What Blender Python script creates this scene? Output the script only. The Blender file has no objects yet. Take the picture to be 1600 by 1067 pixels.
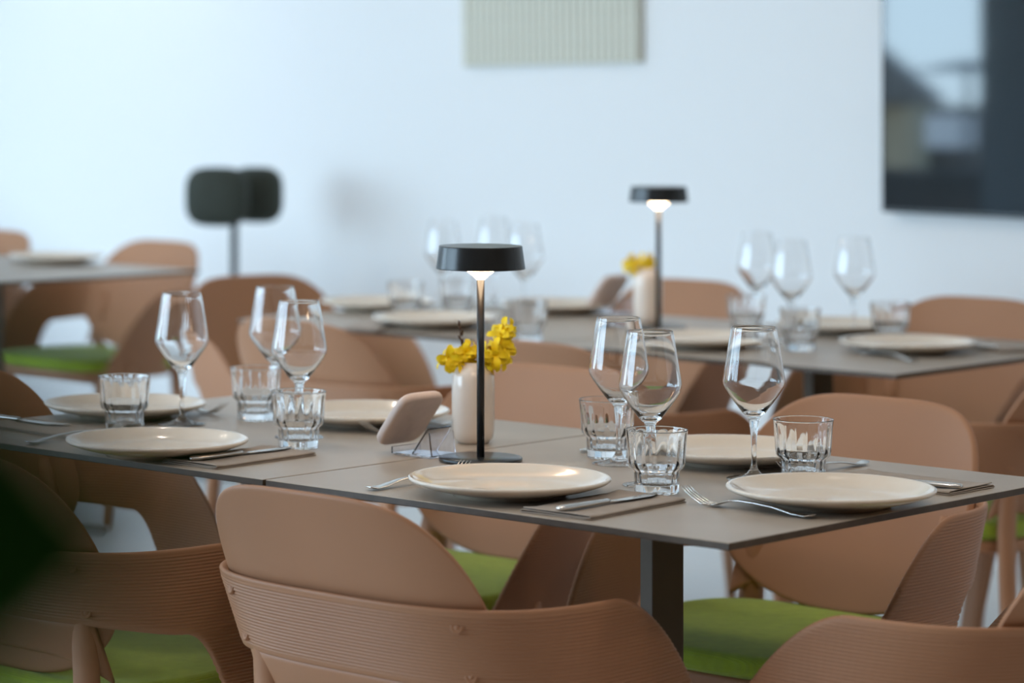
import bpy, bmesh, math, random
from mathutils import Vector, Matrix, Euler
random.seed(7)
scene = bpy.context.scene
COL = scene.collection
PI = math.pi
TH = 0.75                      # table height
CAMZ = 1.3145                  # lens height
F = 4650.0                     # focal length in pixels of the 1600 px wide frame
PX0, PY0 = 400.0, 110.0        # where the lens axis meets the picture

# ------------------------------------------------------------------ camera
cd = bpy.data.cameras.new('camera')
cam = bpy.data.objects.new('camera', cd)
COL.objects.link(cam)
cam.location = (0, 0, CAMZ)
cam.rotation_euler = (PI/2, 0, 0)
cd.sensor_width = 36.0
cd.lens = F/1600*36
cd.shift_x = (800-PX0)/1600
cd.shift_y = (PY0-533.5)/1600
cd.clip_start = 0.05
cd.dof.use_dof = True
cd.dof.focus_distance = 4.05
cd.dof.aperture_fstop = 3.5
scene.camera = cam

# ------------------------------------------------------------------ colour and exposure
scene.view_settings.view_transform = 'Standard'
scene.view_settings.look = 'None'
scene.view_settings.exposure = 0.07
scene.view_settings.gamma = 1.0
scene.view_settings.use_curve_mapping = False
scene.cycles.max_bounces = 16
scene.cycles.diffuse_bounces = 4
scene.cycles.glossy_bounces = 6
scene.cycles.transmission_bounces = 16
scene.cycles.caustics_reflective = False
scene.cycles.caustics_refractive = True
scene.cycles.blur_glossy = 0.6
scene.cycles.sample_clamp_indirect = 6.0
scene.cycles.use_denoising = True

# ------------------------------------------------------------------ sky
world = bpy.data.worlds.new('sky')
scene.world = world
world.use_nodes = True
wn = world.node_tree
wn.nodes.clear()
def wnode(t, **k):
    n = wn.nodes.new(t)
    for a, b in k.items():
        setattr(n, a, b)
    return n
wo = wnode('ShaderNodeOutputWorld')
wb = wnode('ShaderNodeBackground')
wb.inputs['Strength'].default_value = 9.5
wr = wnode('ShaderNodeValToRGB')
wr.color_ramp.elements[0].position = 0.40
wr.color_ramp.elements[0].color = (0.55, 0.56, 0.55, 1)
wr.color_ramp.elements[1].position = 1.0
wr.color_ramp.elements[1].color = (0.34, 0.60, 1.0, 1)
e = wr.color_ramp.elements.new(0.50); e.color = (0.60, 0.83, 1.0, 1)
e = wr.color_ramp.elements.new(0.62); e.color = (0.54, 0.77, 1.0, 1)
wt = wnode('ShaderNodeTexCoord'); ws = wnode('ShaderNodeSeparateXYZ')
wm = wnode('ShaderNodeMapRange')
wm.inputs['From Min'].default_value = -1
wn.links.new(wt.outputs['Generated'], ws.inputs[0])
wn.links.new(ws.outputs['Z'], wm.inputs['Value'])
wn.links.new(wm.outputs[0], wr.inputs[0])
wn.links.new(wr.outputs[0], wb.inputs['Color'])
wn.links.new(wb.outputs[0], wo.inputs[0])

# room frame: E1 runs along the back wall, E2 is its normal into the room
E1 = Vector((-0.61981, 0.78475, 0)); E2 = Vector((-0.78475, -0.61981, 0))
WD = 6.426                     # lens to back wall
ROOM_ROT = math.atan2(E1.y, E1.x)
def room(e1, d, z=0.0):
    """e1 metres along the back wall, d metres out from it"""
    return E1*e1 + E2*(d-WD) + Vector((0, 0, z))
DEPTH, XR, XL, CEIL = 9.5, -5.0, 14.6, 3.2
BAYS = [(5.4, 11.7), (12.36, 14.3)]
SILL, HEAD = 0.25, 3.05
SPOT = 5.5

def portal(name, p, size_x, size_y, direction):
    ld = bpy.data.lights.new(name, 'AREA')
    ld.shape = 'RECTANGLE'; ld.size = size_x; ld.size_y = size_y
    ld.cycles.is_portal = True
    o = bpy.data.objects.new(name, ld); COL.objects.link(o)
    o.location = p
    o.rotation_euler = Vector(direction).to_track_quat('-Z', 'Y').to_euler()
for i, (a, b) in enumerate(BAYS):
    portal('daylight_portal', room((a+b)/2, DEPTH+0.02, (SILL+HEAD)/2), b-a, HEAD-SILL, -E2)
portal('daylight_portal', room(XL+0.02, 8.25, 1.6), 2.7, 2.1, -E1)
# warm recessed ceiling spots
def spot(e1, d, power=16.0):
    ld = bpy.data.lights.new('ceiling_spot', 'AREA'); ld.shape = 'DISK'; ld.size = 0.06
    ld.energy = power; ld.color = (1.0, 0.84, 0.68)
    o = bpy.data.objects.new('ceiling_spot', ld); COL.objects.link(o)
    o.location = room(e1, d, CEIL-0.02)
for i in range(6):
    for j in range(3):
        spot(-0.5+1.9*i, 2.7+1.7*j, SPOT)
# unseen spot added for a soft bright patch on the wall near the loudspeaker
for e1 in (8.85,):
    ld = bpy.data.lights.new('added_wall_spot', 'SPOT'); ld.energy = 30; ld.color = (0.93, 0.97, 1.0)
    ld.spot_size = math.radians(75); ld.spot_blend = 1.0; ld.shadow_soft_size = 0.08
    o = bpy.data.objects.new('added_wall_spot', ld); COL.objects.link(o)
    o.location = room(e1, 0.75, CEIL-0.05)
    o.rotation_euler = (room(e1, 0.0, 1.7) - o.location).to_track_quat('-Z', 'Y').to_euler()

# ------------------------------------------------------------------ materials
def mat(name, col, rough=0.5, metal=0.0, spec=0.5, coat=0.0, trans=0.0, ior=1.45, emit=None, estr=0.0,
        noise=None, bump=None, sheen=0.0, sub=0.0):
    m = bpy.data.materials.new(name); m.use_nodes = True
    nt = m.node_tree; b = nt.nodes['Principled BSDF']
    b.inputs['Base Color'].default_value = (*col, 1)
    b.inputs['Roughness'].default_value = rough
    b.inputs['Metallic'].default_value = metal
    b.inputs['Specular IOR Level'].default_value = spec
    b.inputs['Coat Weight'].default_value = coat
    b.inputs['Coat Roughness'].default_value = 0.05
    b.inputs['Transmission Weight'].default_value = trans
    b.inputs['IOR'].default_value = ior
    b.inputs['Sheen Weight'].default_value = sheen
    if emit:
        b.inputs['Emission Color'].default_value = (*emit, 1)
        b.inputs['Emission Strength'].default_value = estr
    tc = nt.nodes.new('ShaderNodeTexCoord')
    if noise:
        scale, amt, det = noise
        nz = nt.nodes.new('ShaderNodeTexNoise')
        nz.inputs['Scale'].default_value = scale; nz.inputs['Detail'].default_value = det
        nt.links.new(tc.outputs['Object'], nz.inputs['Vector'])
        mr = nt.nodes.new('ShaderNodeMapRange')
        mr.inputs['From Min'].default_value = 0.25; mr.inputs['From Max'].default_value = 0.75
        mr.inputs['To Min'].default_value = 1-amt; mr.inputs['To Max'].default_value = 1+amt
        nt.links.new(nz.outputs['Fac'], mr.inputs['Value'])
        mx = nt.nodes.new('ShaderNodeVectorMath'); mx.operation = 'SCALE'
        mx.inputs[0].default_value = col
        nt.links.new(mr.outputs[0], mx.inputs['Scale'])
        nt.links.new(mx.outputs[0], b.inputs['Base Color'])
    if bump:
        kind, scale, dist = bump
        if kind == 'weave':
            w1 = nt.nodes.new('ShaderNodeTexWave'); w1.inputs['Scale'].default_value = scale
            w2 = nt.nodes.new('ShaderNodeTexWave'); w2.inputs['Scale'].default_value = scale; w2.bands_direction = 'Y'
            nt.links.new(tc.outputs['Object'], w1.inputs['Vector']); nt.links.new(tc.outputs['Object'], w2.inputs['Vector'])
            mm = nt.nodes.new('ShaderNodeMath'); mm.operation = 'MULTIPLY'
            nt.links.new(w1.outputs['Fac'], mm.inputs[0]); nt.links.new(w2.outputs['Fac'], mm.inputs[1])
            src = mm.outputs[0]
        else:
            nb = nt.nodes.new('ShaderNodeTexNoise'); nb.inputs['Scale'].default_value = scale
            nb.inputs['Detail'].default_value = 3
            nt.links.new(tc.outputs['Object'], nb.inputs['Vector'])
            src = nb.outputs['Fac']
        bp = nt.nodes.new('ShaderNodeBump'); bp.inputs['Distance'].default_value = dist
        bp.inputs['Strength'].default_value = 1.0
        nt.links.new(src, bp.inputs['Height'])
        nt.links.new(bp.outputs[0], b.inputs['Normal'])
    return m

M = {}
M['wall'] = mat('painted_plaster', (0.86, 0.86, 0.86), 0.9, bump=('n', 120, 0.0004))
M['darkwall'] = mat('dark_pier_paint', (0.30, 0.34, 0.35), 0.8, noise=(3, 0.05, 2))
M['bounce_brown'] = mat('warm_bounce_brown', (0.22, 0.12, 0.06), 0.6, noise=(3, 0.2, 4))  # invented brown for unseen walls, picked for its warm, dark bounce light
M['floor'] = mat('pale_resin_floor', (0.72, 0.74, 0.74), 0.45, noise=(1.5, 0.06, 3))
M['ceiling'] = mat('ceiling_paint', (0.88, 0.88, 0.87), 0.9, noise=(2, 0.02, 2))
M['frame'] = mat('window_frame_paint', (0.06, 0.065, 0.07), 0.5, noise=(5, 0.1, 2))
M['shell'] = mat('clay_plastic', (0.43, 0.215, 0.116), 0.47, spec=0.4, noise=(6, 0.03, 2), bump=('n', 900, 0.00006))
M['fabric'] = mat('green_wool', (0.33, 0.46, 0.03), 0.9, sheen=0.3, noise=(60, 0.12, 3), bump=('weave', 170, 0.0006))
M['top'] = mat('taupe_laminate', (0.42, 0.36, 0.295), 0.36, spec=0.45, noise=(9, 0.07, 5), bump=('n', 260, 0.00012))
M['edge'] = mat('dark_laminate_core', (0.085, 0.062, 0.045), 0.5, noise=(40, 0.2, 2))
M['post'] = mat('taupe_powder_coat', (0.15, 0.115, 0.09), 0.5, noise=(20, 0.05, 2))
M['plate'] = mat('cream_glaze', (0.86, 0.765, 0.645), 0.12, spec=0.5, coat=0.35, noise=(14, 0.02, 3))
M['glass'] = mat('clear_glass', (1, 1, 1), 0.0, trans=1.0, ior=1.5)
M['acrylic'] = mat('clear_acrylic', (0.93, 0.94, 1.0), 0.02, trans=1.0, ior=1.49)
M['black'] = mat('black_lacquer', (0.020, 0.023, 0.025), 0.27, spec=0.6, noise=(30, 0.05, 2))
M['glow'] = mat('lamp_diffuser', (0.9, 0.85, 0.8), 0.4, emit=(1.0, 0.72, 0.46), estr=18.0)
M['glowdim'] = mat('lamp_reflector', (0.85, 0.62, 0.5), 0.6, emit=(1.0, 0.55, 0.32), estr=1.2)
M['vase'] = mat('blush_ceramic', (0.88, 0.79, 0.70), 0.16, coat=0.4, noise=(12, 0.03, 3))
M['puck'] = mat('blush_stone', (0.74, 0.61, 0.55), 0.55, noise=(70, 0.05, 4))
M['napkin'] = mat('taupe_linen', (0.43, 0.36, 0.30), 0.9, sheen=0.2, noise=(80, 0.08, 3), bump=('weave', 300, 0.0003))
M['steel'] = mat('polished_steel', (0.74, 0.72, 0.69), 0.2, metal=1.0, noise=(30, 0.03, 2))
M['petal'] = mat('yellow_petal', (1.0, 0.74, 0.004), 0.5, noise=(60, 0.12, 2))
M['twig'] = mat('brown_twig', (0.09, 0.05, 0.03), 0.8, noise=(80, 0.3, 2))
M['bud'] = mat('green_bud', (0.12, 0.16, 0.02), 0.7, noise=(80, 0.3, 2))
M['leaf'] = mat('dark_green_leaf', (0.006, 0.034, 0.003), 0.85, spec=0.1, noise=(20, 0.3, 3))
M['speaker'] = mat('olive_speaker_cloth', (0.042, 0.050, 0.040), 0.75, spec=0.4, noise=(30, 0.1, 2))
M['panel'] = mat('cream_felt', (0.70, 0.68, 0.58), 0.95, noise=(40, 0.05, 3))
M['screen'] = mat('screen_glass', (0.004, 0.005, 0.006), 0.03, spec=0.5, ior=1.75, noise=(3, 0.05, 1))
M['pot'] = mat('grey_clay_pot', (0.2, 0.19, 0.18), 0.8, noise=(20, 0.15, 3))
M['soil'] = mat('soil', (0.03, 0.02, 0.012), 0.95, noise=(50, 0.4, 3))
M['deck'] = mat('grey_deck', (0.16, 0.16, 0.15), 0.8, noise=(2, 0.15, 3))
M['render'] = mat('ochre_render', (0.32, 0.30, 0.22), 0.9, noise=(1, 0.1, 3))
M['roof'] = mat('grey_roof', (0.13, 0.14, 0.14), 0.9, noise=(3, 0.2, 3))

# ------------------------------------------------------------------ helpers
def new_mesh(name, verts, faces, material, smooth=True):
    me = bpy.data.meshes.new(name)
    me.from_pydata([tuple(v) for v in verts], [], faces)
    me.materials.append(material)
    bm = bmesh.new(); bm.from_mesh(me)
    bmesh.ops.recalc_face_normals(bm, faces=bm.faces)
    bm.to_mesh(me); bm.free()
    if smooth:
        me.polygons.foreach_set('use_smooth', [True]*len(me.polygons))
    me.update()
    return me

def link(name, me, parent=None, loc=None, rot=None):
    o = bpy.data.objects.new(name, me)
    COL.objects.link(o)
    if parent is not None:
        o.parent = parent
    if loc is not None:
        o.location = loc
    if rot is not None:
        o.rotation_euler = rot
    return o

def tag(o, label, cat, group=None, kind=None):
    if label: o['label'] = label
    if cat: o['category'] = cat
    if group: o['group'] = group
    if kind: o['kind'] = kind
    return o

def thing(name, label, cat, loc=(0, 0, 0), rotz=0.0, group=None):
    o = bpy.data.objects.new(name, None)
    o.empty_display_size = 0.05
    COL.objects.link(o)
    o.location = loc; o.rotation_euler = (0, 0, rotz)
    return tag(o, label, cat, group)

def kids(o):
    return [c for c in bpy.data.objects if c.parent == o]

def copy_tree(o, children_of, parent=None):
    c = o.copy(); COL.objects.link(c)
    if parent is not None:
        c.parent = parent
    for ch in children_of.get(o.name, []):
        copy_tree(ch, children_of, c)
    return c

def index_children():
    d = {}
    for o in bpy.data.objects:
        if o.parent is not None:
            d.setdefault(o.parent.name, []).append(o)
    return d

def lathe(name, prof, material, n=64, wob=None):
    """prof: list of (r, z[, flute]); closed at axis when r == 0"""
    verts, faces, rings = [], [], []
    for p in prof:
        r, z = p[0], p[1]; fl = p[2] if len(p) > 2 else 0.0
        if r < 1e-6:
            rings.append([len(verts)]); verts.append((0, 0, z)); continue
        ring = []
        for i in range(n):
            a = 2*PI*i/n
            rr = r
            if fl:
                nf = 16
                ph = (a*nf/(2*PI)) % 1.0
                rr = r + fl*abs(math.sin(PI*ph))
            ring.append(len(verts)); verts.append((rr*math.cos(a), rr*math.sin(a), z))
        rings.append(ring)
    for A, B in zip(rings[:-1], rings[1:]):
        if len(A) == 1 and len(B) == 1:
            continue
        for i in range(n):
            j = (i+1) % n
            if len(A) == 1: faces.append((A[0], B[i], B[j]))
            elif len(B) == 1: faces.append((A[i], A[j], B[0]))
            else: faces.append((A[i], A[j], B[j], B[i]))
    return new_mesh(name, verts, faces, material)

def box_mesh(name, sx, sy, sz, material, bevel=0.0, seg=2, center=(0, 0, 0), mats=None):
    bm = bmesh.new()
    bmesh.ops.create_cube(bm, size=1.0)
    for v in bm.verts:
        v.co = Vector((v.co.x*sx, v.co.y*sy, v.co.z*sz)) + Vector(center)
    if bevel > 0:
        bmesh.ops.bevel(bm, geom=list(bm.edges), offset=bevel, segments=seg, profile=0.5, affect='EDGES')
    me = bpy.data.meshes.new(name); bm.to_mesh(me); bm.free()
    me.materials.append(material)
    return me

def loft(name, sections, material, cap=True):
    """sections: list of rings with the same number of points"""
    verts, faces = [], []
    n = len(sections[0])
    for s in sections:
        verts += [tuple(p) for p in s]
    for k in range(len(sections)-1):
        for i in range(n):
            j = (i+1) % n
            faces.append((k*n+i, k*n+j, (k+1)*n+j, (k+1)*n+i))
    if cap:
        faces.append(tuple(range(n)))
        faces.append(tuple(range((len(sections)-1)*n, len(sections)*n)))
    return new_mesh(name, verts, faces, material)

def tube(name, pts, radii, material, n=10, squash=(1, 1)):
    """tapered tube along pts"""
    secs = []
    pts = [Vector(p) for p in pts]
    for k, p in enumerate(pts):
        d = (pts[min(k+1, len(pts)-1)] - pts[max(k-1, 0)]).normalized()
        up = Vector((0, 0, 1)) if abs(d.z) < 0.9 else Vector((1, 0, 0))
        x = d.cross(up).normalized(); y = x.cross(d).normalized()
        r = radii[k] if isinstance(radii, (list, tuple)) else radii
        secs.append([p + x*(r*squash[0]*math.cos(2*PI*i/n)) + y*(r*squash[1]*math.sin(2*PI*i/n)) for i in range(n)])
    return loft(name, secs, material)

def join_meshes(name, mes, material):
    bm = bmesh.new()
    for me in mes:
        bm.from_mesh(me)
    out = bpy.data.meshes.new(name); bm.to_mesh(out); bm.free()
    out.materials.append(material)
    out.polygons.foreach_set('material_index', [0]*len(out.polygons))
    return out

def at(px, py, h=TH):
    """the world point at height h that the lens sees at this pixel"""
    y = F*(CAMZ-h)/(py-PY0)
    return Vector(((px-PX0)/F*y, y, h))

# ------------------------------------------------------------------ room
def struct(name, me, **k):
    o = link(name, me, **k); o['kind'] = 'structure'; return o
def room_box(name, a, b, d0, d1, z0, z1, m):
    me = box_mesh(name, b-a, d1-d0, z1-z0, m)
    o = struct(name, me)
    p = room((a+b)/2, (d0+d1)/2, (z0+z1)/2)
    o.location = p; o.rotation_euler = (0, 0, ROOM_ROT)
    return o
room_box('floor', XR-0.2, XL+0.2, -0.2, DEPTH+0.2, -0.1, 0.0, M['floor'])
room_box('ceiling', XR-0.2, XL+0.2, -0.2, DEPTH+0.2, CEIL, CEIL+0.2, M['ceiling'])
room_box('wall_back', XR-0.2, XL+0.2, -0.2, 0.0, 0.0, CEIL, M['wall'])
room_box('wall_right', XR-0.2, XR, 0.0, DEPTH, 0.0, CEIL, M['bounce_brown'])
# left end wall with one wide opening
room_box('wall_left', XL, XL+0.2, 0.0, 7.2, 0.0, CEIL, M['wall'])
room_box('wall_left', XL, XL+0.2, 9.3, DEPTH, 0.0, CEIL, M['wall'])
room_box('wall_left', XL, XL+0.2, 7.2, 9.3, 2.95, CEIL, M['wall'])
room_box('wall_left', XL, XL+0.2, 7.2, 9.3, 0.0, 0.25, M['wall'])
# window front
edges = [XR-0.2] + [v for ab in BAYS for v in ab] + [XL+0.2]
for i in range(0, len(edges), 2):
    room_box('wall_front', edges[i], edges[i+1], DEPTH, DEPTH+0.2, 0.0, CEIL, M['bounce_brown'] if i == 0 else M['darkwall'])
for i, (a, b) in enumerate(BAYS):
    room_box('wall_front', a, b, DEPTH, DEPTH+0.2, 0.0, SILL, M['wall'])
    room_box('wall_front', a, b, DEPTH, DEPTH+0.2, HEAD, CEIL, M['wall'])
    w = bpy.data.objects.new('window_%d' % (i+1), None); COL.objects.link(w)
    w['kind'] = 'structure'
    w.location = room((a+b)/2, DEPTH+0.1, SILL); w.rotation_euler = (0, 0, ROOM_ROT)
    L = b-a; Hh = HEAD-SILL
    for x in (-L/2+0.03, 0.0, L/2-0.03):
        link('window_frame', box_mesh('mullion', 0.06, 0.07, Hh, M['frame'], center=(x, 0, Hh/2)), w)
    for z in (0.03, Hh-0.03):
        link('window_frame', box_mesh('rail', L, 0.06, 0.06, M['frame'], center=(0, 0, z)), w)
room_box('baseboard_back', XR, XL, 0.0, 0.015, 0.0, 0.08, M['wall'])

# outside, seen only in the screen's reflection and by the light
me = box_mesh('terrace', 14, 7, 0.1, M['deck'])
o = struct('ground', me); o.location = room(11, DEPTH+4.0, -0.25); o.rotation_euler = (0, 0, ROOM_ROT)

def mirrored(px, py, L):
    """the point outdoors, L metres along the line that the wall screen mirrors to this pixel"""
    d = Vector(((px-PX0)/F, 1, -(py-PY0)/F))
    t = (WD-0.05)/-(d.dot(E2)); p = d*t
    r = d - 2*d.dot(E2)*E2
    return p + r*L + Vector((0, 0, CAMZ))
room_box('exterior_dark_box', 8.0, 16.0, DEPTH+0.7, DEPTH+0.9, -0.2, 0.62, M['roof'])  # low dark box, added to darken the lower part of the screen's reflection
def outside_box(name, px, py, L, sx, sy, sz, m, rz=0.0, top=True):
    p = mirrored(px, py, L)
    me = box_mesh(name, sx, sy, sz, m, center=(0, 0, -sz/2))
    o = struct(name, me); o.location = p; o.rotation_euler = (0, 0, ROOM_ROT+rz)
    return o
outside_box('exterior_house', 1085, 160, 28, 5.6, 5.6, 3.0, M['render'], -ROOM_ROT)
me = new_mesh('roof', [(-3, -3, -2.6), (3, -3, -2.6), (3, 3, -2.6), (-3, 3, -2.6), (-3, 0, 0), (3, 0, 0)], [(0, 1, 5, 4), (2, 3, 4, 5), (0, 4, 3), (1, 2, 5), (0, 3, 2, 1)], M['roof'], smooth=False)
o = struct('exterior_roof', me); o.location = mirrored(1085, -173, 28)
outside_box('exterior_wall_ochre', 1432, 165, 20, 0.16, 0.16, 0.8, M['render'])
outside_box('exterior_wall', 1470, 165, 26, 9.0, 0.3, 4.0, M['roof'])
outside_box('exterior_wall_white', 1486, 180, 18, 0.4, 0.2, 0.28, M['wall'])
cn = new_mesh('canopy', [(0, 0, 0.10)] + [(0.5*math.cos(k*PI/4), 0.5*math.sin(k*PI/4), 0) for k in range(8)], [(0, 1+k, 1+(k+1) % 8) for k in range(8)] + [tuple(range(8, 0, -1))], M['frame'], smooth=False)
o = struct('exterior_parasol', cn); o.location = mirrored(1512, 112, 17)
o2 = struct('exterior_pole', tube('pole', [(0, 0, 0), (0, 0, -1.5)], 0.02, M['frame'], 8)); o2.location = o.location

# ------------------------------------------------------------------ tables
U = Vector((-0.7085, 0.7057, 0)); V = Vector((0.7057, 0.7085, 0))
UROT = math.atan2(V.y, V.x)      # local x = V direction, local y = U direction
def table(corner, ulen, vlen, label, group, z=TH, postrot=0.23):
    t = thing('dining_table', label, 'table', (0, 0, 0), 0, group)
    c = Vector((corner[0], corner[1], 0)) + U*(ulen/2) + V*(vlen/2)
    t.location = (c.x, c.y, 0); t.rotation_euler = (0, 0, UROT)
    th = 0.0095
    g = 0.0020
    me = box_mesh('tabletop', vlen-2*g, ulen-2*g, th, M['top'], bevel=0.0008, seg=1, center=(0, 0, z-th/2))
    me.materials.append(M['edge'])
    for p in me.polygons:
        if abs(p.normal.z) < 0.5 or p.normal.z < -0.5:
            p.material_index = 1
    link('tabletop', me, t)
    s = 0.0465
    post = link('post', box_mesh('post', s, s, z-th-0.02, M['post'], bevel=0.002, center=(0, 0, (z-th-0.02)/2+0.012)), t)
    post.rotation_euler = (0, 0, -UROT + postrot)
    for k in range(2):
        a = link('support_arm', box_mesh('support_arm', vlen*0.55, 0.04, 0.012, M['post'], bevel=0.001, center=(0, 0, z-th-0.007)), t)
        a.rotation_euler = (0, 0, PI/4 + k*PI/2)
        if k: a.location.z = -0.0005
    for k in range(2):
        ft = link('foot', box_mesh('foot', 0.62, 0.055, 0.012, M['post'], bevel=0.003, center=(0, 0, 0.007)), t)
        ft.rotation_euler = (0, 0, PI/4 + k*PI/2)
        if k: ft.location.z = 0.0012
    return t
TC1 = Vector((0.565, 3.552)); UL = 0.783; VL = 0.77
def shifted(c, k, l):
    return Vector((c[0] + U.x*k*l, c[1] + U.y*k*l))
table(TC1, UL, VL, 'taupe laminate table at the front, its near corner pointing at the viewer', 'taupe dining tables')
table(shifted(TC1, 1, UL+0.001), UL, VL, 'taupe table joined to the left of the front table, three plates on it', 'taupe dining tables')
TC3 = Vector((1.19, 5.526)); UL3 = 0.87
table(TC3, UL3, VL, 'table in the second row at right, below the wall screen', 'taupe dining tables')
table(shifted(TC3, 1, UL3+0.001), UL3, VL, 'table in the second row carrying the farther black lamp', 'taupe dining tables')
TC5 = Vector((-0.70, 7.87))
table(TC5, 0.9, VL, 'farthest table at left by the white wall, a single plate showing', 'taupe dining tables')
table(shifted(TC5, 1, 0.901), 0.9, VL, 'table mostly out of frame at the far left edge', 'taupe dining tables')

# ------------------------------------------------------------------ chair
def back_curve(n=400):
    """plan of the arm band from the right tip round the back to the left tip"""
    W, D, N = 0.287, 0.250, 3.2
    pts = []
    for i in range(60):
        b = 0.20*(1-i/60.0)
        pts.append(Vector((W-0.030*(b/0.2)**2, b)))
    for i in range(n+1):
        ph = PI*i/n
        c, s = math.cos(ph), math.sin(ph)
        pts.append(Vector((W*math.copysign(abs(c)**(2/N), c), -D*abs(s)**(2/N))))
    for i in range(1, 61):
        b = 0.20*(i/60.0)
        pts.append(Vector((-(W-0.030*(b/0.2)**2), b)))
    return pts
CURVE = back_curve()
CUM = [0.0]
for p, q in zip(CURVE[:-1], CURVE[1:]):
    CUM.append(CUM[-1] + (q-p).length)
CLEN = CUM[-1]
def curve_at(s):
    s = min(max(s, 0.0), CLEN)
    lo, hi = 0, len(CUM)-1
    while hi-lo > 1:
        m = (lo+hi)//2
        if CUM[m] <= s: lo = m
        else: hi = m
    t = (s-CUM[lo])/max(CUM[hi]-CUM[lo], 1e-9)
    p = CURVE[lo].lerp(CURVE[hi], t)
    a = curve_pt(s-0.006); b = curve_pt(s+0.006)
    d = (b-a).normalized()
    return p, Vector((d.y, -d.x)) * -1.0 if False else Vector((-d.y, d.x)) * -1.0
def curve_pt(s):
    s = min(max(s, 0.0), CLEN)
    lo, hi = 0, len(CUM)-1
    while hi-lo > 1:
        m = (lo+hi)//2
        if CUM[m] <= s: lo = m
        else: hi = m
    t = (s-CUM[lo])/max(CUM[hi]-CUM[lo], 1e-9)
    return CURVE[lo].lerp(CURVE[hi], t)
def outward(s):
    p, n = curve_at(s)
    if n.dot(p - Vector((0, 0.0))) < 0: n = -n
    return p, n
LEAN = 0.42
def lean(b, h):
    w = min(max(-b/0.2, 0.0), 1.0)
    w = w*w*(3-2*w)
    return -LEAN*(h-0.615)*w
def smooth(x):
    x = min(max(x, 0.0), 1.0); return x*x*(3-2*x)

def slab(name, cols, rows, pos, t, ribs, material, edge=0.006):
    """pos(i) -> (plan point, outward normal, h_bottom, h_top). builds a rounded-edge sheet"""
    def build(side):
        vs = []
        for i in range(cols+1):
            p, n, hb, ht = pos(i/cols)
            span = max(ht-hb, 1e-4)
            for j in range(rows+1):
                v = j/rows
                if ribs:      # rows keep their height so that the ribs run straight
                    h = min(max(0.4235 + (0.6655-0.4235)*v, hb), ht)
                else:         # denser rows near both edges
                    h = hb + span*(0.5-0.5*math.cos(PI*v))
                d = min(h-hb, ht-h)
                k = min(d/edge, 1.0)
                prof = math.sqrt(max(0.0, 1-(1-k)**2))
                r = 0.0
                if ribs:
                    r = 0.0010*math.cos(2*PI*(ht_ref-h)/0.0047)*smooth((d-0.006)/0.006)
                off = side*(t/2*prof) + (r if side > 0 else -r if ribs else 0)
                q = p + n*off
                vs.append((q.x, q.y + lean(p.y, h), h))
        return vs
    ht_ref = 0.665
    A = build(1); B = build(-1)
    verts = A + B
    faces = []
    R = rows+1; N0 = len(A)
    for i in range(cols):
        for j in range(rows):
            a = i*R+j
            faces.append((a, a+R, a+R+1, a+1))
            faces.append((N0+a, N0+a+1, N0+a+R+1, N0+a+R))
        for j in (0, rows):
            a = i*R+j
            faces.append((a, N0+a, N0+a+R, a+R))
    for i in (0, cols):
        for j in range(rows):
            a = i*R+j
            faces.append((a, a+1, N0+a+1, N0+a))
    me = new_mesh(name, verts, faces, material)
    bm = bmesh.new(); bm.from_mesh(me)
    bmesh.ops.remove_doubles(bm, verts=bm.verts, dist=0.00005)
    bmesh.ops.recalc_face_normals(bm, faces=bm.faces)
    bm.to_mesh(me); bm.free()
    me.polygons.foreach_set('use_smooth', [True]*len(me.polygons))
    return me

def band_pos(u):
    s = u*CLEN
    p, n = outward(s)
    b = p.y
    # top edge falls towards the tips, lower edge drops into the side panels
    if b < -0.052: ht = 0.665
    else:
        x = (b+0.052)/0.232
        ht = 0.665 - 0.225*x**1.7
    if b < -0.13: hb = 0.558 - 0.013*smooth((b+0.25)/0.12)
    elif b < -0.02:
        hb = 0.545 - 0.115*smooth((b+0.13)/0.11)**1.3
    else:
        hb = 0.430 - 0.006*smooth(b/0.2)
    ht = max(ht, hb+0.008)
    return p, n, hb, ht

def s_for_a(a):
    """arc length on the back where x == a"""
    lo, hi = CUM[60], CUM[60+400]
    for _ in range(40):
        m = (lo+hi)/2
        if curve_pt(m).x > a: lo = m
        else: hi = m
    return (lo+hi)/2

def shell_pos(u):
    a = 0.230*math.cos(PI*u)
    s = s_for_a(a)
    p, n = outward(s)
    x = min(abs(a)/0.230, 1.0)
    ht = 0.62 + 0.175*(1-x**4.2)**(1/2.2)
    hb = 0.60 - 0.130*(1-x**2.4)**0.5
    return p - n*0.0125, n, hb, max(ht, hb+0.002)

def cross_pos(u):
    a = 0.195 - 0.39*u
    s = s_for_a(a)
    p, n = outward(s)
    x = abs(a)/0.195
    return p - n*0.002, n, 0.508 - 0.035*x**5, 0.562

def superellipse(w, d, n=4.0, k=56):
    out = []
    for i in range(k):
        t = 2*PI*i/k
        c, s = math.cos(t), math.sin(t)
        out.append((w*math.copysign(abs(c)**(2/n), c), d*math.copysign(abs(s)**(2/n), s)))
    return out
def cushion(name, w, d, z0, z1, r, material, dome=0.0, cy=0.0):
    secs = []
    m = 5
    for i in range(m+1):
        t = (PI/2)*i/m
        secs.append((z0 + r*(1-math.cos(t)), -r*(1-math.sin(t))))
    for i in range(m+1):
        t = (PI/2)*i/m
        secs.append((z1 - r*(1-math.sin(t)), -r*(1-math.cos(t))))
    rings = []
    for z, ins in secs:
        rings.append([Vector((x, y+cy, z)) for x, y in superellipse(w+ins, d+ins)])
    for k in (0.8, 0.5, 0.2):
        rings.append([Vector((x, y+cy, z1 + dome*(1-k*k))) for x, y in superellipse((w-r)*k, (d-r)*k)])
    return loft(name, rings, material)

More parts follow.
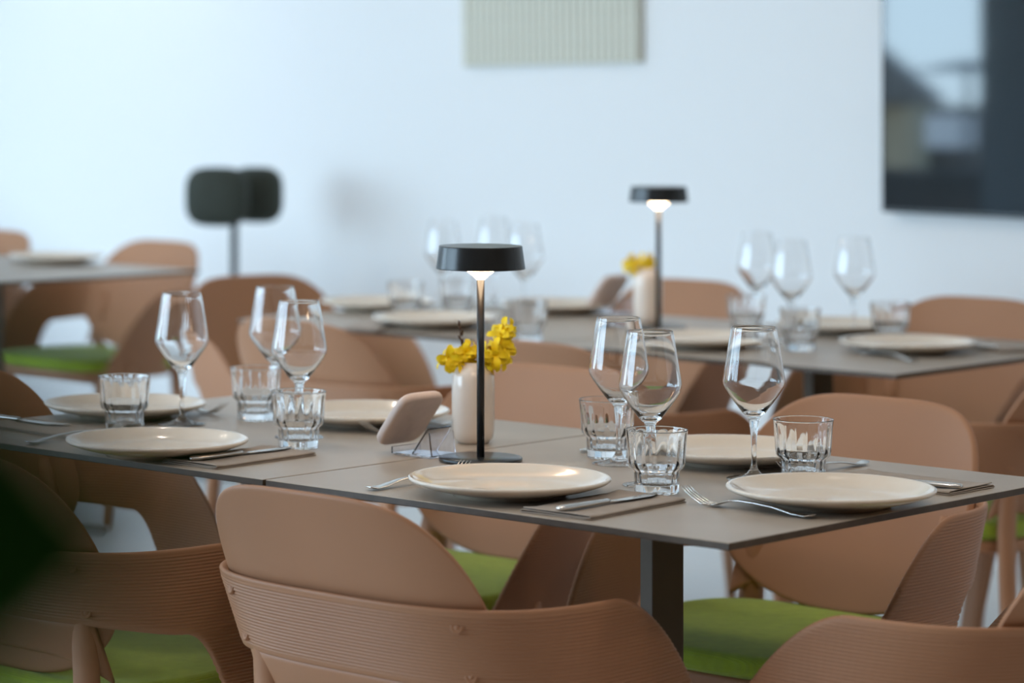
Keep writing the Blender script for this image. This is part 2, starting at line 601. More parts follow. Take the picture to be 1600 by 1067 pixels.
band_me = slab('arm_band', 210, 230, band_pos, 0.0095, True, M['shell'])
shell_me = slab('backrest', 48, 40, shell_pos, 0.011, False, M['shell'])
cross_me = slab('crossbar', 20, 8, cross_pos, 0.012, False, M['shell'])
seat_me = cushion('seat_cushion', 0.228, 0.212, 0.436, 0.472, 0.013, M['fabric'], 0.004, cy=0.015)
pan_me = cushion('seat_pan', 0.222, 0.205, 0.410, 0.4365, 0.008, M['shell'], cy=0.015)
piping_me = None
def leg_front(sg):
    return tube('leg', [(sg*0.285, 0.075, 0.465), (sg*0.283, 0.085, 0.435), (sg*0.281, 0.105, 0.40), (sg*0.280, 0.13, 0.33), (sg*0.280, 0.165, 0.15), (sg*0.280, 0.19, 0.0)],
                [0.004, 0.012, 0.019, 0.019, 0.015, 0.011], M['shell'], 14, (1.5, 0.8))
def leg_rear(sg):
    s = s_for_a(sg*0.176); p, n = outward(s)
    q = p - n*0.013
    return tube('leg', [(q.x, q.y+lean(p.y, 0.63)+0.004, 0.63), (q.x, q.y+lean(p.y, 0.56)-0.002, 0.56), (q.x, q.y+lean(p.y, 0.54)-0.004, 0.46),
                        (q.x*1.02, q.y+0.022, 0.3), (q.x*1.06, q.y-0.01, 0.0)],
                [0.010, 0.018, 0.019, 0.017, 0.011], M['shell'], 14, (0.85, 1.15))
legs_me = [leg_front(1), leg_front(-1), leg_rear(1), leg_rear(-1)]
bar_me = box_mesh('seat_rail', 0.50, 0.03, 0.022, M['shell'], bevel=0.004, center=(0, 0.115, 0.406))
screw_me = lathe('screw', [(0, 0.0030), (0.0028, 0.0030), (0.0034, 0.0016), (0.0046, 0.0018), (0.0070, 0.0034), (0.0082, 0.0020), (0.0082, -0.0025), (0, -0.0025)], M['shell'], 20)

GC = 'clay coloured armchairs with ribbed arms'
def make_chair(label, c, rot):
    t = thing('armchair', label, 'chair', (c[0], c[1], 0), rot, GC)
    link('arm_band', band_me, t)
    link('backrest', shell_me, t)
    link('crossbar', cross_me, t)
    link('seat_cushion', seat_me, t)['label'] = 'lime green fabric seat cushion'
    link('seat_pan', pan_me, t)
    link('seat_rail', bar_me, t)
    for m in legs_me: link('leg', m, t)
    for sg in (1, -1):
        s = s_for_a(sg*0.192); p, n = outward(s)
        for h in (0.642, 0.578):
            sc = link('screw', screw_me, t)
            q = p + n*0.0036
            sc.location = (q.x, q.y + lean(p.y, h), h)
            sc.rotation_euler = Vector((n.x, n.y, 0.25)).to_track_quat('Z', 'Y').to_euler()
    return t
D = math.radians
chairs = [
 ('clay armchair seen from behind, pushed under the near edge of the front table', (0.276, 3.90), D(-45)),
 ('clay armchair at the lower left, half behind blurred dark green leaves', (-0.216, 4.33), D(-45)),
 ('clay armchair in the lower right corner, seen from behind, ribbed arm to the left', (0.872, 3.79), D(45)),
 ('clay armchair right of the front table, turned towards the viewer, green seat under the table', (0.78, 4.52), D(135)),
 ('clay armchair behind the vase, facing the viewer across the left table', (0.305, 5.02), D(135)),
 ('clay armchair at the end of the left table, cut by the left picture edge', (-0.34, 4.94), D(-135)),
 ('clay armchair at the right picture edge, seen from behind, at the second row table', (1.383, 5.80), D(45)),
 ('clay armchair seen from behind, between the left wine glasses and the vase', (0.288, 6.42), D(-45)),
 ('clay armchair seen from behind, directly right of the near lamp and flowers', (0.74, 5.95), D(-45)),
 ('clay armchair behind the farther black lamp, against the white wall', (0.865, 7.18), D(135)),
 ('clay armchair below the wall screen, facing the viewer', (1.44, 6.60), D(135)),
 ('clay armchair below the loudspeaker stand, at the end of the second row', (0.148, 7.30), D(-148)),
 ('clay armchair behind the farthest table at left, back rising over the table', (-0.50, 8.88), D(135)),
 ('clay armchair at the far left picture edge, only a corner of its back showing', (-1.05, 9.45), D(135)),
]
first = None; idx = None
for lab, c, r in chairs:
    if first is None:
        first = make_chair(lab, c, r)
        idx = index_children()
    else:
        t = copy_tree(first, idx)
        t.location = (c[0], c[1], 0); t.rotation_euler = (0, 0, r); t['label'] = lab

# ------------------------------------------------------------------ plates
plate_prof = [(0, 0.0025), (0.068, 0.0025), (0.070, 0.0), (0.076, 0.0), (0.079, 0.0045), (0.095, 0.0075), (0.115, 0.0125), (0.1315, 0.0185),
              (0.1348, 0.0212), (0.1350, 0.0232), (0.1335, 0.0247), (0.1310, 0.0247), (0.1275, 0.0232), (0.120, 0.0190), (0.110, 0.0135), (0.100, 0.0098), (0.088, 0.0080), (0.05, 0.0073), (0, 0.0070)]
plate_me = lathe('plate', plate_prof, M['plate'], 96)
def plate(px, py, label, s=1.0):
    p = at(px, py, TH+0.022)
    o = link('dinner_plate', plate_me); o.location = (p.x, p.y, TH+0.0002); o.scale = (s, s, s)
    o.rotation_euler = (0, 0, random.uniform(0, 6))
    tag(o, label, 'plate', 'cream dinner plates')
plate(796, 747, 'cream plate in front of the near black lamp')
plate(1298, 762.5, 'cream plate nearest the right corner of the front table, fork lying before it')
plate(1143, 699, 'cream plate behind the wine glasses on the far side of the front table')
plate(245, 687, 'cream plate at the near edge of the left table, beside a folded napkin')
plate(195, 630, 'cream plate at left behind the tumbler, second from the left edge', 0.985)
plate(572, 641, 'cream plate behind the tilted blush tablet, left of the vase', 0.99)
plate(1418, 533, 'cream plate at the front corner of the second row table, under the screen')
plate(1095, 525, 'cream plate just right of the farther lamp, with a bright glint')
plate(1312, 504, 'cream plate at the rear of the second row table, behind a tumbler')
plate(680, 495, 'cream plate on the second row, left of the near lamp shade pole', 1.02)
plate(590, 470, 'cream plate at the rear left of the second row, near a tumbler')
plate(872, 473, 'cream plate at the rear of the second row, left of the farther vase')
plate(88, 400, 'cream plate on the farthest table at the upper left', 1.05)

# ------------------------------------------------------------------ glassware
wine_prof = [(0, 0.0), (0.0375, 0.0), (0.0380, 0.0008), (0.0360, 0.0016), (0.022, 0.0036), (0.010, 0.0078), (0.0055, 0.0140), (0.0036, 0.0240), (0.0033, 0.040), (0.0040, 0.056),
             (0.0056, 0.070), (0.0070, 0.080), (0.0085, 0.0845), (0.0150, 0.0905), (0.0260, 0.1050), (0.0360, 0.1190), (0.0410, 0.1270), (0.0428, 0.1330), (0.0426, 0.1390),
             (0.0405, 0.1520), (0.0365, 0.1770), (0.0320, 0.2040), (0.03075, 0.2095), (0.03068, 0.20985), (0.0304, 0.2101), (0.03005, 0.2101), (0.02978, 0.20985), (0.0298, 0.2095), (0.0312, 0.2040), (0.0357, 0.1770), (0.0396, 0.1520), (0.0417, 0.1390), (0.0418, 0.1330),
             (0.0400, 0.1275), (0.0350, 0.1200), (0.0245, 0.1062), (0.0130, 0.0935), (0.0060, 0.0905), (0, 0.0900)]
wine_me = lathe('wine_glass', wine_prof, M['glass'], 80)
tum_prof = [(0, 0.0035), (0.022, 0.0030), (0.0265, 0.0), (0.0290, 0.0), (0.0300, 0.0020), (0.0300, 0.0265, 0.0006), (0.0306, 0.0300, 0.0005), (0.0345, 0.0330), (0.0368, 0.0355, 0.0003), (0.0377, 0.0410, 0.0003),
            (0.0398, 0.0680), (0.0413, 0.0830), (0.04145, 0.0840), (0.0412, 0.0846), (0.0408, 0.0849), (0.0404, 0.0847), (0.04015, 0.0841), (0.0401, 0.0830), (0.0392, 0.0780, -0.0002), (0.0378, 0.0640, -0.0010), (0.0362, 0.0460, -0.0016), (0.0350, 0.0395, -0.0014),
            (0.0290, 0.0350, -0.0008), (0.0262, 0.0310, -0.0008), (0.0250, 0.0160, -0.0012), (0.0220, 0.0125, -0.0008), (0.0120, 0.0112), (0, 0.0108)]
tum_me = lathe('tumbler', tum_prof, M['glass'], 128)
def wine(px, py, label):
    z = F*(CAMZ-TH-0.21)/(py-PY0)
    o = link('wine_glass', wine_me); o.location = ((px-PX0)/F*z, z, TH+0.0003)
    tag(o, label, 'wine glass', 'stemmed wine glasses')
def tumbler(px, py, label):
    z = F*(CAMZ-TH-0.0845)/(py-PY0)
    o = link('water_tumbler', tum_me); o.location = ((px-PX0)/F*z, z, TH+0.0003)
    o.rotation_euler = (0, 0, random.uniform(0, 6))
    tag(o, label, 'tumbler', 'faceted water tumblers')
wine(966.5, 496, 'wine glass behind another one, left of the pair at the centre right')
wine(1016, 517, 'wine glass in front of another, standing behind the centre tumbler')
wine(1178, 511, 'wine glass alone, behind the nearest right plate')
wine(284, 457.5, 'leftmost wine glass in front, behind the left plate')
wine(430, 447.5, 'rear one of the two overlapping wine glasses on the left table')
wine(467.5, 470, 'front one of the two overlapping wine glasses on the left table')
wine(1183, 364, 'blurred wine glass on the second row, leftmost of three at the right')
wine(1236, 376, 'blurred wine glass on the second row, between two others at the right')
wine(1335, 371, 'blurred wine glass on the second row, nearest the wall screen')
wine(692, 345, 'blurred wine glass left of the near lamp shade')
wine(772, 341, 'blurred wine glass rising straight behind the near lamp shade')
wine(820, 351, 'blurred wine glass at the right of the near lamp shade')
tumbler(1026, 671, 'faceted tumbler in front of the centre wine glasses, above a napkin')
tumbler(1255, 655, 'faceted tumbler behind the nearest right plate')
tumbler(949, 624, 'faceted tumbler behind the stem of the left centre wine glass')
tumbler(466.5, 611, 'faceted tumbler in front of the two overlapping wine glasses')
tumbler(400, 574, 'faceted tumbler left of and behind the overlapping wine glasses')
tumbler(194, 588, 'leftmost faceted tumbler, standing between the two left plates')
tumbler(1250, 482, 'blurred tumbler on the second row beside the front glass at the right')
tumbler(1166, 461, 'blurred tumbler on the second row under the leftmost of three wine glasses')
tumbler(1391, 473, 'blurred tumbler behind the plate under the screen')
tumbler(634, 440, 'blurred tumbler on the second row at the far left of its table')
tumbler(825, 470, 'blurred tumbler on the second row right of the near lamp pole')
tumbler(715, 437, 'blurred tumbler on the second row just left of the near lamp pole')

# ------------------------------------------------------------------ lamps
base_me = lathe('lamp_base', [(0, 0.0), (0.0590, 0.0), (0.0602, 0.0012), (0.0602, 0.0048), (0.0592, 0.0060), (0.008, 0.0060), (0, 0.0060)], M['black'], 72)
pole_me = lathe('pole', [(0, 0.005), (0.0056, 0.005), (0.0056, 0.266), (0, 0.266)], M['black'], 24)
shade_me = lathe('shade', [(0, 0.3110), (0.0560, 0.3110), (0.0592, 0.3110), (0.0599, 0.3107), (0.0602, 0.3100), (0.0604, 0.3080), (0.0640, 0.2812), (0.0643, 0.2790), (0.0643, 0.2778), (0.0632, 0.2778), (0.0630, 0.2800), (0.0590, 0.3070), (0, 0.3070)], M['black'], 72)
refl_me = lathe('reflector', [(0, 0.2805), (0.0626, 0.2788), (0.0626, 0.2800), (0, 0.2818)], M['glowdim'], 64)
cone_me = lathe('diffuser', [(0, 0.2625), (0.0062, 0.2625), (0.0115, 0.2680), (0.0215, 0.2755), (0.0270, 0.2790), (0, 0.2800)], M['glow'], 48)
def lamp(px, py, label):
    p = at(px, py, TH+0.006)
    t = thing('table_lamp', label, 'lamp', (p.x, p.y, TH+0.0003), 0, 'cordless table lamps')
    link('lamp_base', base_me, t); link('pole', pole_me, t); link('shade', shade_me, t)
    r = link('reflector', refl_me, t); r['label'] = 'softly glowing reflector under the shade'
    c = link('diffuser', cone_me, t); c['label'] = 'glowing white cone diffuser'
lamp(751, 714, 'black cordless lamp with a flat round shade, standing before the blush vase')
lamp(1029, 510, 'blurred black lamp with a flat shade on the second row, against the white wall')

# ------------------------------------------------------------------ vases and forsythia
vase_me = lathe('vase', [(0, 0.003), (0.019, 0.003), (0.021, 0.0), (0.0240, 0.0012), (0.0295, 0.0085), (0.0318, 0.0200), (0.0325, 0.0400), (0.0325, 0.0850), (0.0318, 0.1000), (0.0290, 0.1100),
                         (0.0225, 0.1165), (0.0195, 0.1190), (0.0192, 0.1215), (0.0182, 0.1225), (0.0172, 0.1215), (0.0170, 0.1180), (0.026, 0.1080), (0.029, 0.095), (0.029, 0.02), (0.02, 0.008), (0, 0.007)], M['vase'], 64)
def petal_mesh():
    verts, faces = [], []
    prof = [(0.0, 0.0012), (0.004, 0.0030), (0.009, 0.0044), (0.013, 0.0036), (0.0155, 0.0012)]
    zz = [0.0, 0.0030, 0.0045, 0.0040, 0.0022]
    for k in range(4):
        a = k*PI/2 + random.uniform(-0.15, 0.15); ca, sa = math.cos(a), math.sin(a)
        s0 = len(verts); tw = random.uniform(-0.3, 0.3)
        for (x, w), z in zip(prof, zz):
            for sg in (-1, 0, 1):
                y = sg*w; z2 = z + sg*w*tw + (0 if sg else -0.0008)
                verts.append((x*ca-y*sa, x*sa+y*ca, z2))
        for i in range(4):
            for j in range(2):
                q = s0+i*3+j
                faces.append((q, q+1, q+4, q+3))
    return new_mesh('blossom', verts, faces, M['petal'])
petals = [petal_mesh() for _ in range(4)]
def sprig(base, tip, label, group, flowers, dense=0.45, spread=0.010, tipbuds=0, sc=1.0):
    base, tip = Vector(base), Vector(tip)
    t = thing('forsythia_sprig', label, 'flower', base, 0, group)
    L = tip-base
    pts = [L*k for k in (0, 0.3, 0.6, 0.85, 1.0)]
    for k in (1, 2, 3):
        pts[k] = pts[k] + Vector((random.uniform(-1, 1), random.uniform(-1, 1), 0))*0.003
    link('twig', tube('twig', pts, [0.0016, 0.0014, 0.0012, 0.0010, 0.0006], M['twig'], 6), t)
    for i in range(flowers):
        f = dense + (1-dense)*(i+0.5)/flowers
        d = Vector((random.gauss(0, 1), random.gauss(0, 1)-0.4, random.gauss(0, 0.6))).normalized()
        c = L*f + d*random.uniform(0.3, 1.0)*spread
        o = link('blossom', petals[i % 4], t, loc=c)
        o.rotation_euler = (d + Vector((0, -0.3, 0.2))).to_track_quat('Z', 'Y').to_euler()
        k = random.uniform(0.95, 1.3)*sc; o.scale = (k, k, k)
    for i in range(tipbuds):
        f = 0.75 + 0.25*i/max(tipbuds, 1)
        bd = link('bud', tube('bud', [(0, 0, 0), (0.001, 0, 0.003), (0, 0, 0.007)], [0.0012, 0.0022, 0.0004], M['twig'], 6), t, loc=L*f + Vector((random.uniform(-1, 1), random.uniform(-1, 1), 0))*0.002)
        bd.rotation_euler = (random.uniform(-0.6, 0.6), random.uniform(-0.6, 0.6), 0)
def vase_set(px, py, vlabel, where, n=1.0, full=True):
    p = at(px, py, TH)
    v = link('flower_vase', vase_me); v.location = (p.x, p.y, TH+0.0003)
    tag(v, vlabel, 'vase', 'blush bud vases')
    B = Vector((p.x, p.y, TH+0.02)); T = Vector((p.x, p.y, TH+0.12))
    g = 'forsythia sprigs in the ' + where
    if full:
        sprig(B, T+Vector((0.050, -0.004, 0.056)), 'tall yellow forsythia sprig leaning right out of the ' + where, g, 17, 0.68, 0.014)
        sprig(B+Vector((0.004, 0, 0)), T+Vector((0.028, -0.012, 0.020)), 'short yellow forsythia sprig low on the right of the ' + where, g, 11, 0.86, 0.014)
        sprig(B+Vector((-0.004, 0, 0)), T+Vector((-0.036, -0.004, 0.012)), 'yellow forsythia sprig bending left over the rim of the ' + where, g, 12, 0.80, 0.014)
        sprig(B+Vector((0, 0.004, 0)), T+Vector((-0.010, 0.002, 0.022)), 'yellow forsythia sprig at the middle of the ' + where, g, 9, 0.86, 0.012)
        sprig(B+Vector((-0.006, 0.005, 0)), T+Vector((-0.020, 0.008, 0.064)), 'bare brown budding twig rising from the ' + where, g, 0, tipbuds=9)
    else:
        sprig(B, T+Vector((-0.042, -0.004, 0.022)), 'yellow forsythia sprig bending left over the ' + where, g, 10, 0.80, 0.009)
        sprig(B, T+Vector((-0.006, -0.004, 0.026)), 'yellow forsythia sprig standing over the ' + where, g, 10, 0.83, 0.014)
vase_set(739.5, 692, 'blush ceramic vase of yellow forsythia behind the near lamp', 'near vase')
vase_set(1012, 504, 'blurred blush vase beside the farther lamp', 'farther vase', full=False)

# ------------------------------------------------------------------ tilted tablets on clear stands
def tablet(px, py, label, sc=1.0):
    p = at(px, py, TH)
    t = thing('order_tablet', label, 'tablet', (p.x, p.y, TH+0.0003), UROT, 'blush tablets on clear stands')
    # local x = V, the board leans towards -y (= away from U)
    rings = []
    W, Hh, th, r = 0.047, 0.048, 0.014, 0.005
    for z, ins in ((0, -r), (r*0.3, -r*0.3), (r, 0), (th-r, 0), (th-r*0.3, -r*0.3), (th, -r)):
        rings.append([Vector((x, z, y)) for x, y in superellipse(W+ins, Hh+ins, 5.0, 64)])
    b = link('board', loft('board', rings, M['puck']), t)
    b.location = (0.0, 0.018, 0.0475); b.rotation_euler = (D(38), 0, 0)
    link('stand_base', box_mesh('stand_base', 0.060, 0.070, 0.003, M['acrylic'], bevel=0.0008, center=(0, -0.008, 0.0015)), t)
    s1 = link('stand_back', box_mesh('stand_back', 0.052, 0.003, 0.050, M['acrylic'], bevel=0.0008, center=(0, 0, 0.025)), t)
    s1.location = (0, -0.004, 0.003); s1.rotation_euler = (D(38), 0, 0)
    s2 = link('stand_brace', box_mesh('stand_brace', 0.052, 0.003, 0.034, M['acrylic'], bevel=0.0008, center=(0, 0, 0.017)), t)
    s2.location = (0, -0.042, 0.003); s2.rotation_euler = (D(-8), 0, 0)
    l = link('stand_lip', box_mesh('stand_lip', 0.060, 0.003, 0.010, M['acrylic'], bevel=0.0008, center=(0, 0.032, 0.0065)), t)
tablet(659, 710, 'rounded blush tablet tilted on a clear acrylic stand beside the near vase')
tablet(962, 491, 'blurred blush tablet tilted on a stand left of the farther vase')

# ------------------------------------------------------------------ cutlery
def cutlery_meshes():
    def sec(x, y0, z0, w, t, n=10):
        return [Vector((x, y0 + w*math.cos(2*PI*i/n), z0 + t*math.sin(2*PI*i/n))) for i in range(n)]
    # fork: x = 0 at the handle end, tines towards +x, length 0.2
    fk = []
    H = [(0.0, 0.0070, 0.0042), (0.003, 0.0088, 0.0034), (0.010, 0.0096, 0.0018), (0.03, 0.0086, 0.0030), (0.06, 0.0064, 0.0080), (0.09, 0.0050, 0.0100), (0.115, 0.0044, 0.0105), (0.130, 0.0050, 0.0085), (0.138, 0.0095, 0.0062), (0.147, 0.0118, 0.0030), (0.156, 0.0118, 0.0018)]
    m1 = loft('fork_handle', [sec(x, 0, z+0.0008, w, 0.0014) for x, w, z in H], M['steel'])
    tines = []
    for k in range(4):
        y = (-0.0099 + k*0.0066)
        pts = [(0.154, y, 0.0026), (0.168, y, 0.0028), (0.180, y*0.97, 0.0080), (0.192, y*0.93, 0.0150), (0.201, y*0.9, 0.0220)]
        tines.append(tube('tine', pts, [0.0019, 0.0017, 0.0015, 0.0012, 0.0006], M['steel'], 8, (1, 0.6)))
    fork = join_meshes('fork', [m1]+tines, M['steel'])
    # knife
    hs = [(0.0, 0.0040, 0.0018), (0.002, 0.0062, 0.0034), (0.010, 0.0072, 0.0040), (0.05, 0.0066, 0.0036), (0.09, 0.0052, 0.0030), (0.098, 0.0045, 0.0036), (0.102, 0.0042, 0.0024)]
    handle = loft('knife_handle', [sec(x, 0, 0.0042, w, t) for x, w, t in hs], M['steel'])
    bs = [(0.100, 0.0042, 0), (0.112, 0.0062, -0.001), (0.14, 0.0082, -0.002), (0.18, 0.0086, -0.002), (0.20, 0.0062, 0.0005), (0.208, 0.0015, 0.004)]
    blade = loft('knife_blade', [sec(x, y, 0.0030, w, 0.0008) for x, w, y in bs], M['steel'])
    return fork, handle, blade
fork_me, kh_me, kb_me = cutlery_meshes()
def place_dir(p, q):
    d = q-p
    return math.atan2(d.y, d.x)
def fork(p0, p1, label, z=0.0, L=0.205):
    a, b = at(*p0), at(*p1)
    o = link('table_fork', fork_me); o.location = (a.x, a.y, TH+0.0003+z)
    o.rotation_euler = (0, 0, place_dir(a, b))
    tag(o, label, 'fork', 'steel table forks')
def knife(p0, p1, label, z=0.0055):
    a, b = at(p0[0], p0[1], TH+z), at(p1[0], p1[1], TH+z)
    t = thing('table_knife', label, 'knife', (a.x, a.y, TH+z), place_dir(a, b), 'steel table knives')
    link('knife_handle', kh_me, t); link('knife_blade', kb_me, t)
def napkin(c0, c1, w, label, flip=1, L=None):
    """c0->c1: the outer long edge in pixels; w metres wide towards the left of that direction"""
    a, b = at(*c0), at(*c1)
    length = L or (b-a).length
    t0 = 0.0011
    # serpentine section in (y,z)
    layers = []
    n = 10
    rows = 40
    verts, faces = [], []
    def wav(x, y, k):
        return 0.0004*math.sin(28*x+5*k) + 0.0003*math.sin(60*y+3*k+20*x)
    cs = []      # centreline of the folded cloth
    z = 0.0008
    for k in range(3):
        ys = [w*(i/n) for i in range(n+1)]
        if k % 2: ys = ys[::-1]
        for y in ys:
            inset = 0.0015*k
            cs.append((min(max(y, inset), w-inset*0.7), z, k))
        yend = ys[-1]
        if k < 2:
            sgn = 1 if yend > w/2 else -1
            cs.append((yend + sgn*0.0009 - (0.0015*k if sgn > 0 else -0.0015*k), z+0.0009, k))
        z += 0.0018
    m = len(cs)
    for j in range(rows+1):
        x = length*j/rows
        for sd in (1, -1):
            for i, (y, zz, k) in enumerate(cs):
                i0, i1 = max(i-1, 0), min(i+1, m-1)
                dy = cs[i1][0]-cs[i0][0]; dz = cs[i1][1]-cs[i0][1]
                l = math.hypot(dy, dz) or 1
                ny, nz = -dz/l, dy/l
                lift = 0.0
                if k > 0: lift = 0.0012*k*(smooth((0.03-x)/0.03)+smooth((x-length+0.03)/0.03))*(0.4+0.6*y/w)
                xx = x + (0.0012*k if j == 0 else -0.0010*k if j == rows else 0)
                verts.append((xx, (y+ny*sd*t0/2)*flip, max(zz+nz*sd*t0/2 + (wav(x, y, k) if k else 0) + lift, 0.0002)))
    R = 2*m
    for j in range(rows):
        for i in range(m-1):
            a0 = j*R+i; faces.append((a0, a0+1, a0+R+1, a0+R))
            b0 = j*R+m+i; faces.append((b0, b0+R, b0+R+1, b0+1))
        for i in (0, m-1):
            a0 = j*R+i; faces.append((a0, a0+R, a0+R+m, a0+m))
    for j in (0, rows):
        for i in range(m-1):
            a0 = j*R+i; faces.append((a0, a0+1, a0+m+1, a0+m))
    me = new_mesh('napkin', verts, faces, M['napkin'])
    o = link('folded_napkin', me); o.location = (a.x, a.y, TH+0.0003); o.rotation_euler = (0, 0, place_dir(a, b))
    tag(o, label, 'napkin', 'folded taupe napkins')
napkin((922, 814), (1072, 785), 0.108, 'taupe napkin under the knife, right of the plate before the near lamp')
knife((873, 800), (1040, 772), 'steel knife on the napkin in front of the centre tumbler')
napkin((338, 734), (494, 712), 0.108, 'taupe napkin at the near edge of the left table, beside its plate')
knife((298, 721), (465, 700), 'steel knife on the napkin of the left table, pointing at the tumbler')
napkin((1485, 775), (1286, 752), 0.11, 'taupe napkin half hidden behind the nearest right plate', flip=-1)
knife((1503, 765), (1305, 746), 'steel knife whose handle shows past the nearest right plate')
napkin((-30, 668), (125, 690), 0.10, 'taupe napkin at the left picture edge, a knife on it')
knife((-40, 652), (118, 669), 'steel knife at the left picture edge, behind the left plate')
fork((577, 767), (729, 744), 'steel fork left of the plate before the near lamp, tines behind its rim')
fork((1272, 811), (1100, 789), 'steel fork lying in front of the nearest right plate')
fork((41, 696), (194, 678), 'steel fork at the left, its tines behind the left plate')
fork((220, 635), (350, 650), 'steel fork behind the left plates, tines by the rear tumbler')
fork((1352, 726), (1226, 746), 'steel fork with its handle past the tumbler at the far edge of the front table')
fork((704, 664), (573, 680), 'steel fork behind the tilted blush tablet')
knife((1036, 687), (908, 706), 'steel knife end showing left of the tumbler behind the centre glasses', z=0.001)
fork((1432, 566), (1345, 553), 'blurred steel fork before the plate under the screen')
napkin((1562, 552), (1500, 540), 0.09, 'blurred taupe napkin right of the plate under the screen', flip=-1)
knife((1560, 546), (1480, 536), 'blurred steel knife on the napkin at the right edge, under the screen')
napkin((585, 520), (640, 500), 0.09, 'blurred taupe napkin at the near edge of the second row, left')

# ------------------------------------------------------------------ wall screen, panel, loudspeaker
def on_wall(px, off=0.0):
    d = Vector(((px-PX0)/F, 1, 0))
    t = (WD-off)/-(d.dot(E2))
    return d*t
pl = on_wall(1377, 0.05); e_left = pl.dot(E1); scr_b = CAMZ - 221*pl.y/F
SW, SH = 1.25, 0.72
t = thing('wall_screen', 'large dark wall screen at the upper right, reflecting sky and buildings', 'television', room(e_left-SW/2, 0.05, scr_b), ROOM_ROT)
# local x = E1 (leftwards in view), local y = -E2?  (E2 is +90 degrees from E1)
link('housing', box_mesh('housing', SW, 0.04, SH, M['black'], bevel=0.004, center=(0, -0.02, SH/2)), t)
link('screen', box_mesh('screen', SW-0.016, 0.002, SH-0.02, M['screen'], center=(0, 0.0012, SH/2+0.002)), t)['label'] = 'glossy black display glass'
link('wall_bracket', box_mesh('wall_bracket', 0.4, 0.012, 0.3, M['frame'], center=(0, -0.044, SH/2)), t)

a = on_wall(733).dot(E1); b = on_wall(1007).dot(E1)
zb = CAMZ + 9*on_wall(735).y/F
t = thing('wall_panel', 'cream fluted panel hanging high on the white wall', 'panel', room((a+b)/2, 0.0, zb), ROOM_ROT)
t.rotation_euler = (0, D(-0.9)*-1, ROOM_ROT)
W = a-b; ns = 26
link('backing', box_mesh('backing', W, 0.012, 1.1, M['panel'], center=(0, 0.007, 0.55)), t)
slat_me = box_mesh('slat', W/ns*0.86, 0.018, 1.1, M['panel'], bevel=0.003, center=(0, 0.022, 0.55))
for i in range(ns):
    link('slat', slat_me, t, loc=(-W/2 + W*(i+0.5)/ns, 0, 0))

# loudspeaker on a pole
zs = 9.7
xs = (366-PX0)/F*zs
t = thing('loudspeaker', 'dark twin-pod loudspeaker on a slim black pole against the wall', 'speaker', (xs, zs, 0), 0)
def pod_mesh(name, w, h, d, n=4.2):
    rings = []
    steps = 8
    for i in range(steps+1):
        tt = PI*i/steps
        y = -math.cos(tt)*d
        k = math.sin(tt)**0.38 if 0 < i < steps else 0.55
        rings.append([Vector((x, y, z)) for x, z in superellipse(w*k, h*k, n if k > 0.8 else 2.6, 40)])
    return loft(name, rings, M['speaker'])
zc = CAMZ - (306-PY0)*zs/F
p1 = link('pod', pod_mesh('pod', 0.104, 0.096, 0.060, 3.4), t, loc=(-0.055, -0.06, zc)); p1.rotation_euler = (0, 0, D(-12))
p2 = link('pod', pod_mesh('pod', 0.088, 0.092, 0.060, 3.4), t, loc=(0.072, 0.08, zc)); p2.rotation_euler = (0, 0, D(-12))
link('yoke', box_mesh('yoke', 0.05, 0.10, 0.05, M['speaker'], bevel=0.012, center=(0.005, 0.01, zc)), t)
link('pole', tube('pole', [(0, 0, 0.02), (0, 0, zc-0.02)], [0.0125, 0.0125], M['black'], 20), t)
link('foot', lathe('foot', [(0, 0), (0.15, 0), (0.152, 0.004), (0.15, 0.012), (0.02, 0.02), (0, 0.02)], M['black'], 48), t)

# ------------------------------------------------------------------ plants: one palm beyond the left edge, one leafy plant beside the lens
def leaf_mesh(name, L, w, curl, n=10):
    verts, faces = [], []
    for i in range(n+1):
        x = i/n
        ww = w*math.sin(PI*min(x*0.97+0.03, 1))**0.75
        z = -curl*x*x
        verts += [(x*L, -ww, z+ww*0.25), (x*L, 0, z), (x*L, ww, z+ww*0.25)]
    for i in range(n):
        for j in range(2):
            q = i*3+j; faces.append((q, q+1, q+4, q+3))
    me = new_mesh(name, verts, faces, M['leaf'])
    return me
def frame_to(o, p, d, roll=0.0):
    """points the object's local x along d"""
    q = Vector(d).to_track_quat('X', 'Z').to_euler()
    o.location = p; o.rotation_euler = q
pt = thing('potted_palm', 'dark palm beyond the left edge, a few leaf tips reaching in at the top', 'plant', (-1.30, 4.45, 0), 0)
link('pot', lathe('pot', [(0, 0), (0.13, 0), (0.17, 0.30), (0.18, 0.31), (0.16, 0.31), (0.155, 0.28), (0, 0.28)], M['pot'], 40), pt)
link('trunk', tube('trunk', [(0, 0, 0.27), (0.02, 0, 0.7), (0, 0.01, 1.1)], [0.022, 0.018, 0.012], M['twig'], 10), pt)
lm = leaf_mesh('leaflet', 0.22, 0.006, 0.03)
def frond(start, ctrl, end):
    pts = []
    for i in range(13):
        s = i/12
        pts.append((Vector(start)*(1-s)**2 + Vector(ctrl)*2*s*(1-s) + Vector(end)*s*s))
    fr = link('frond', tube('frond', pts, [0.005*(1-0.75*i/12) for i in range(13)], M['bud'], 6), pt)
    for i in range(2, 13):
        d = (pts[min(i+1, 12)]-pts[i-1]).normalized()
        side = d.cross(Vector((0, 0, 1))).normalized()
        for sg in (-1, 1):
            l = link('leaflet', lm, fr)
            frame_to(l, pts[i], d*0.9 + side*sg*0.5 + Vector((0, 0, -0.25)))
            k = 0.5+0.5*math.sin(PI*i/13); l.scale = (k, 1, 1)
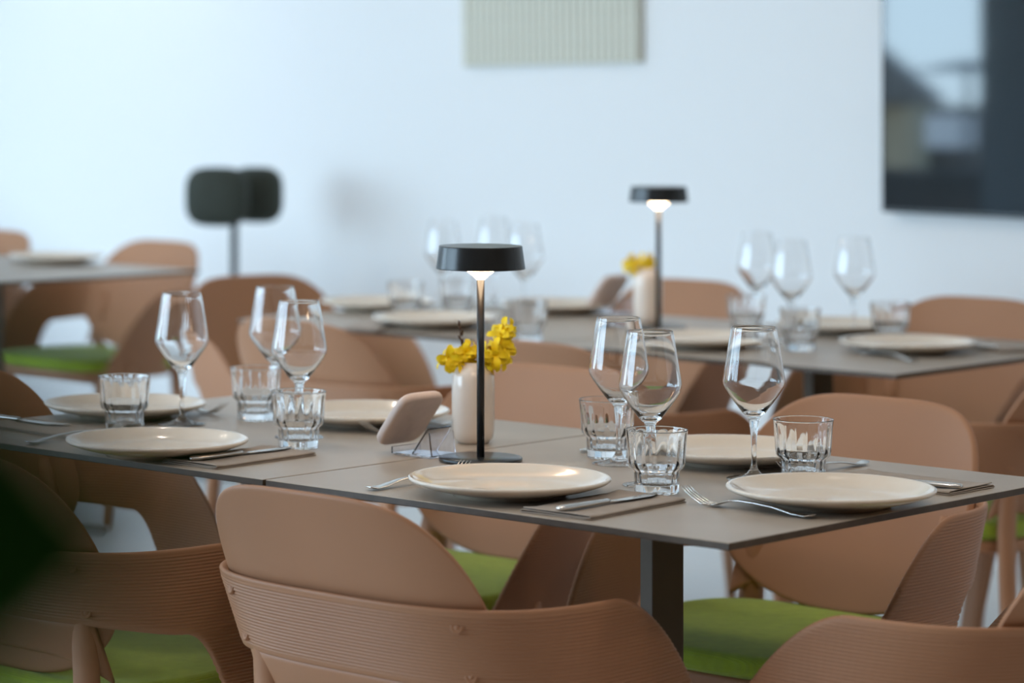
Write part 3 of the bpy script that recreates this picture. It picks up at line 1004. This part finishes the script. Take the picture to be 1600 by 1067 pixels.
for ang, r, top in ((0.25, 0.85, 1.62), (1.5, 0.8, 1.7), (2.6, 0.8, 1.6), (3.9, 0.8, 1.65), (5.0, 0.7, 1.7), (-0.25, 0.55, 1.75)):
    frond((0, 0, 1.08), (math.cos(ang)*r*0.5, math.sin(ang)*r*0.5, top+0.35), (math.cos(ang)*r, math.sin(ang)*r, top-0.05 if ang != 0.25 else 1.50))

pf = thing('leafy_plant', 'dark green broad-leaved plant right beside the lens, a blur over the lower left', 'plant', (-0.42, 0.52, 0), 0)
link('pot', lathe('pot', [(0, 0), (0.13, 0), (0.17, 0.30), (0.18, 0.31), (0.16, 0.31), (0.155, 0.28), (0, 0.28)], M['pot'], 40), pf)
link('stem', tube('stem', [(0, 0, 0.27), (0.02, 0.01, 0.8), (0.0, 0.0, 1.5)], [0.014, 0.011, 0.006], M['twig'], 10), pf)
bl = leaf_mesh('leaf', 0.20, 0.042, 0.035, 14)
for i in range(26):
    a = i*2.4; h = 0.75 + i*0.03
    d = Vector((math.cos(a), math.sin(a), 0.25))
    if d.x > 0.35: continue
    l = link('leaf', bl, pf); frame_to(l, Vector((0.005, 0, h)), d)
# the leaf that reaches into the picture
def reach(px, py, z, L, scale=1.0, d=(1, -0.15, -0.05)):
    px += 62; py += 48; z *= 0.80; scale *= 1.5
    w = Vector(((px-PX0)/F*z, z, CAMZ-(py-PY0)*z/F))
    dd = Vector(d).normalized()
    start = w - dd*L
    loc = start - Vector(pf.location)
    base = Vector((0.0, 0.0, loc.z-0.05))
    br = link('branch', tube('branch', [base, (base+loc)/2 + Vector((0, 0, 0.01)), loc], [0.003, 0.0025, 0.0018], M['bud'], 6), pf)
    l = link('leaf', leaf_mesh('leaf', L, 0.026*scale, 0.010, 14), pf); frame_to(l, loc, dd)
    l.rotation_euler.rotate_axis('X', D(70))
for px, py, z, L, k, d in ((235, 765, 0.40, 0.19, 1.25, (1, -0.1, 0.02)), (190, 850, 0.43, 0.19, 1.2, (1, 0.2, -0.05)), (150, 905, 0.40, 0.17, 0.8, (1, 0.1, -0.15)),
                           (205, 810, 0.47, 0.20, 1.2, (1, 0.0, 0.08)), (110, 715, 0.42, 0.16, 0.7, (1, 0.0, 0.05)), (70, 985, 0.42, 0.15, 0.35, (1, 0.1, -0.2))):
    reach(px, py, z, L, k, d)
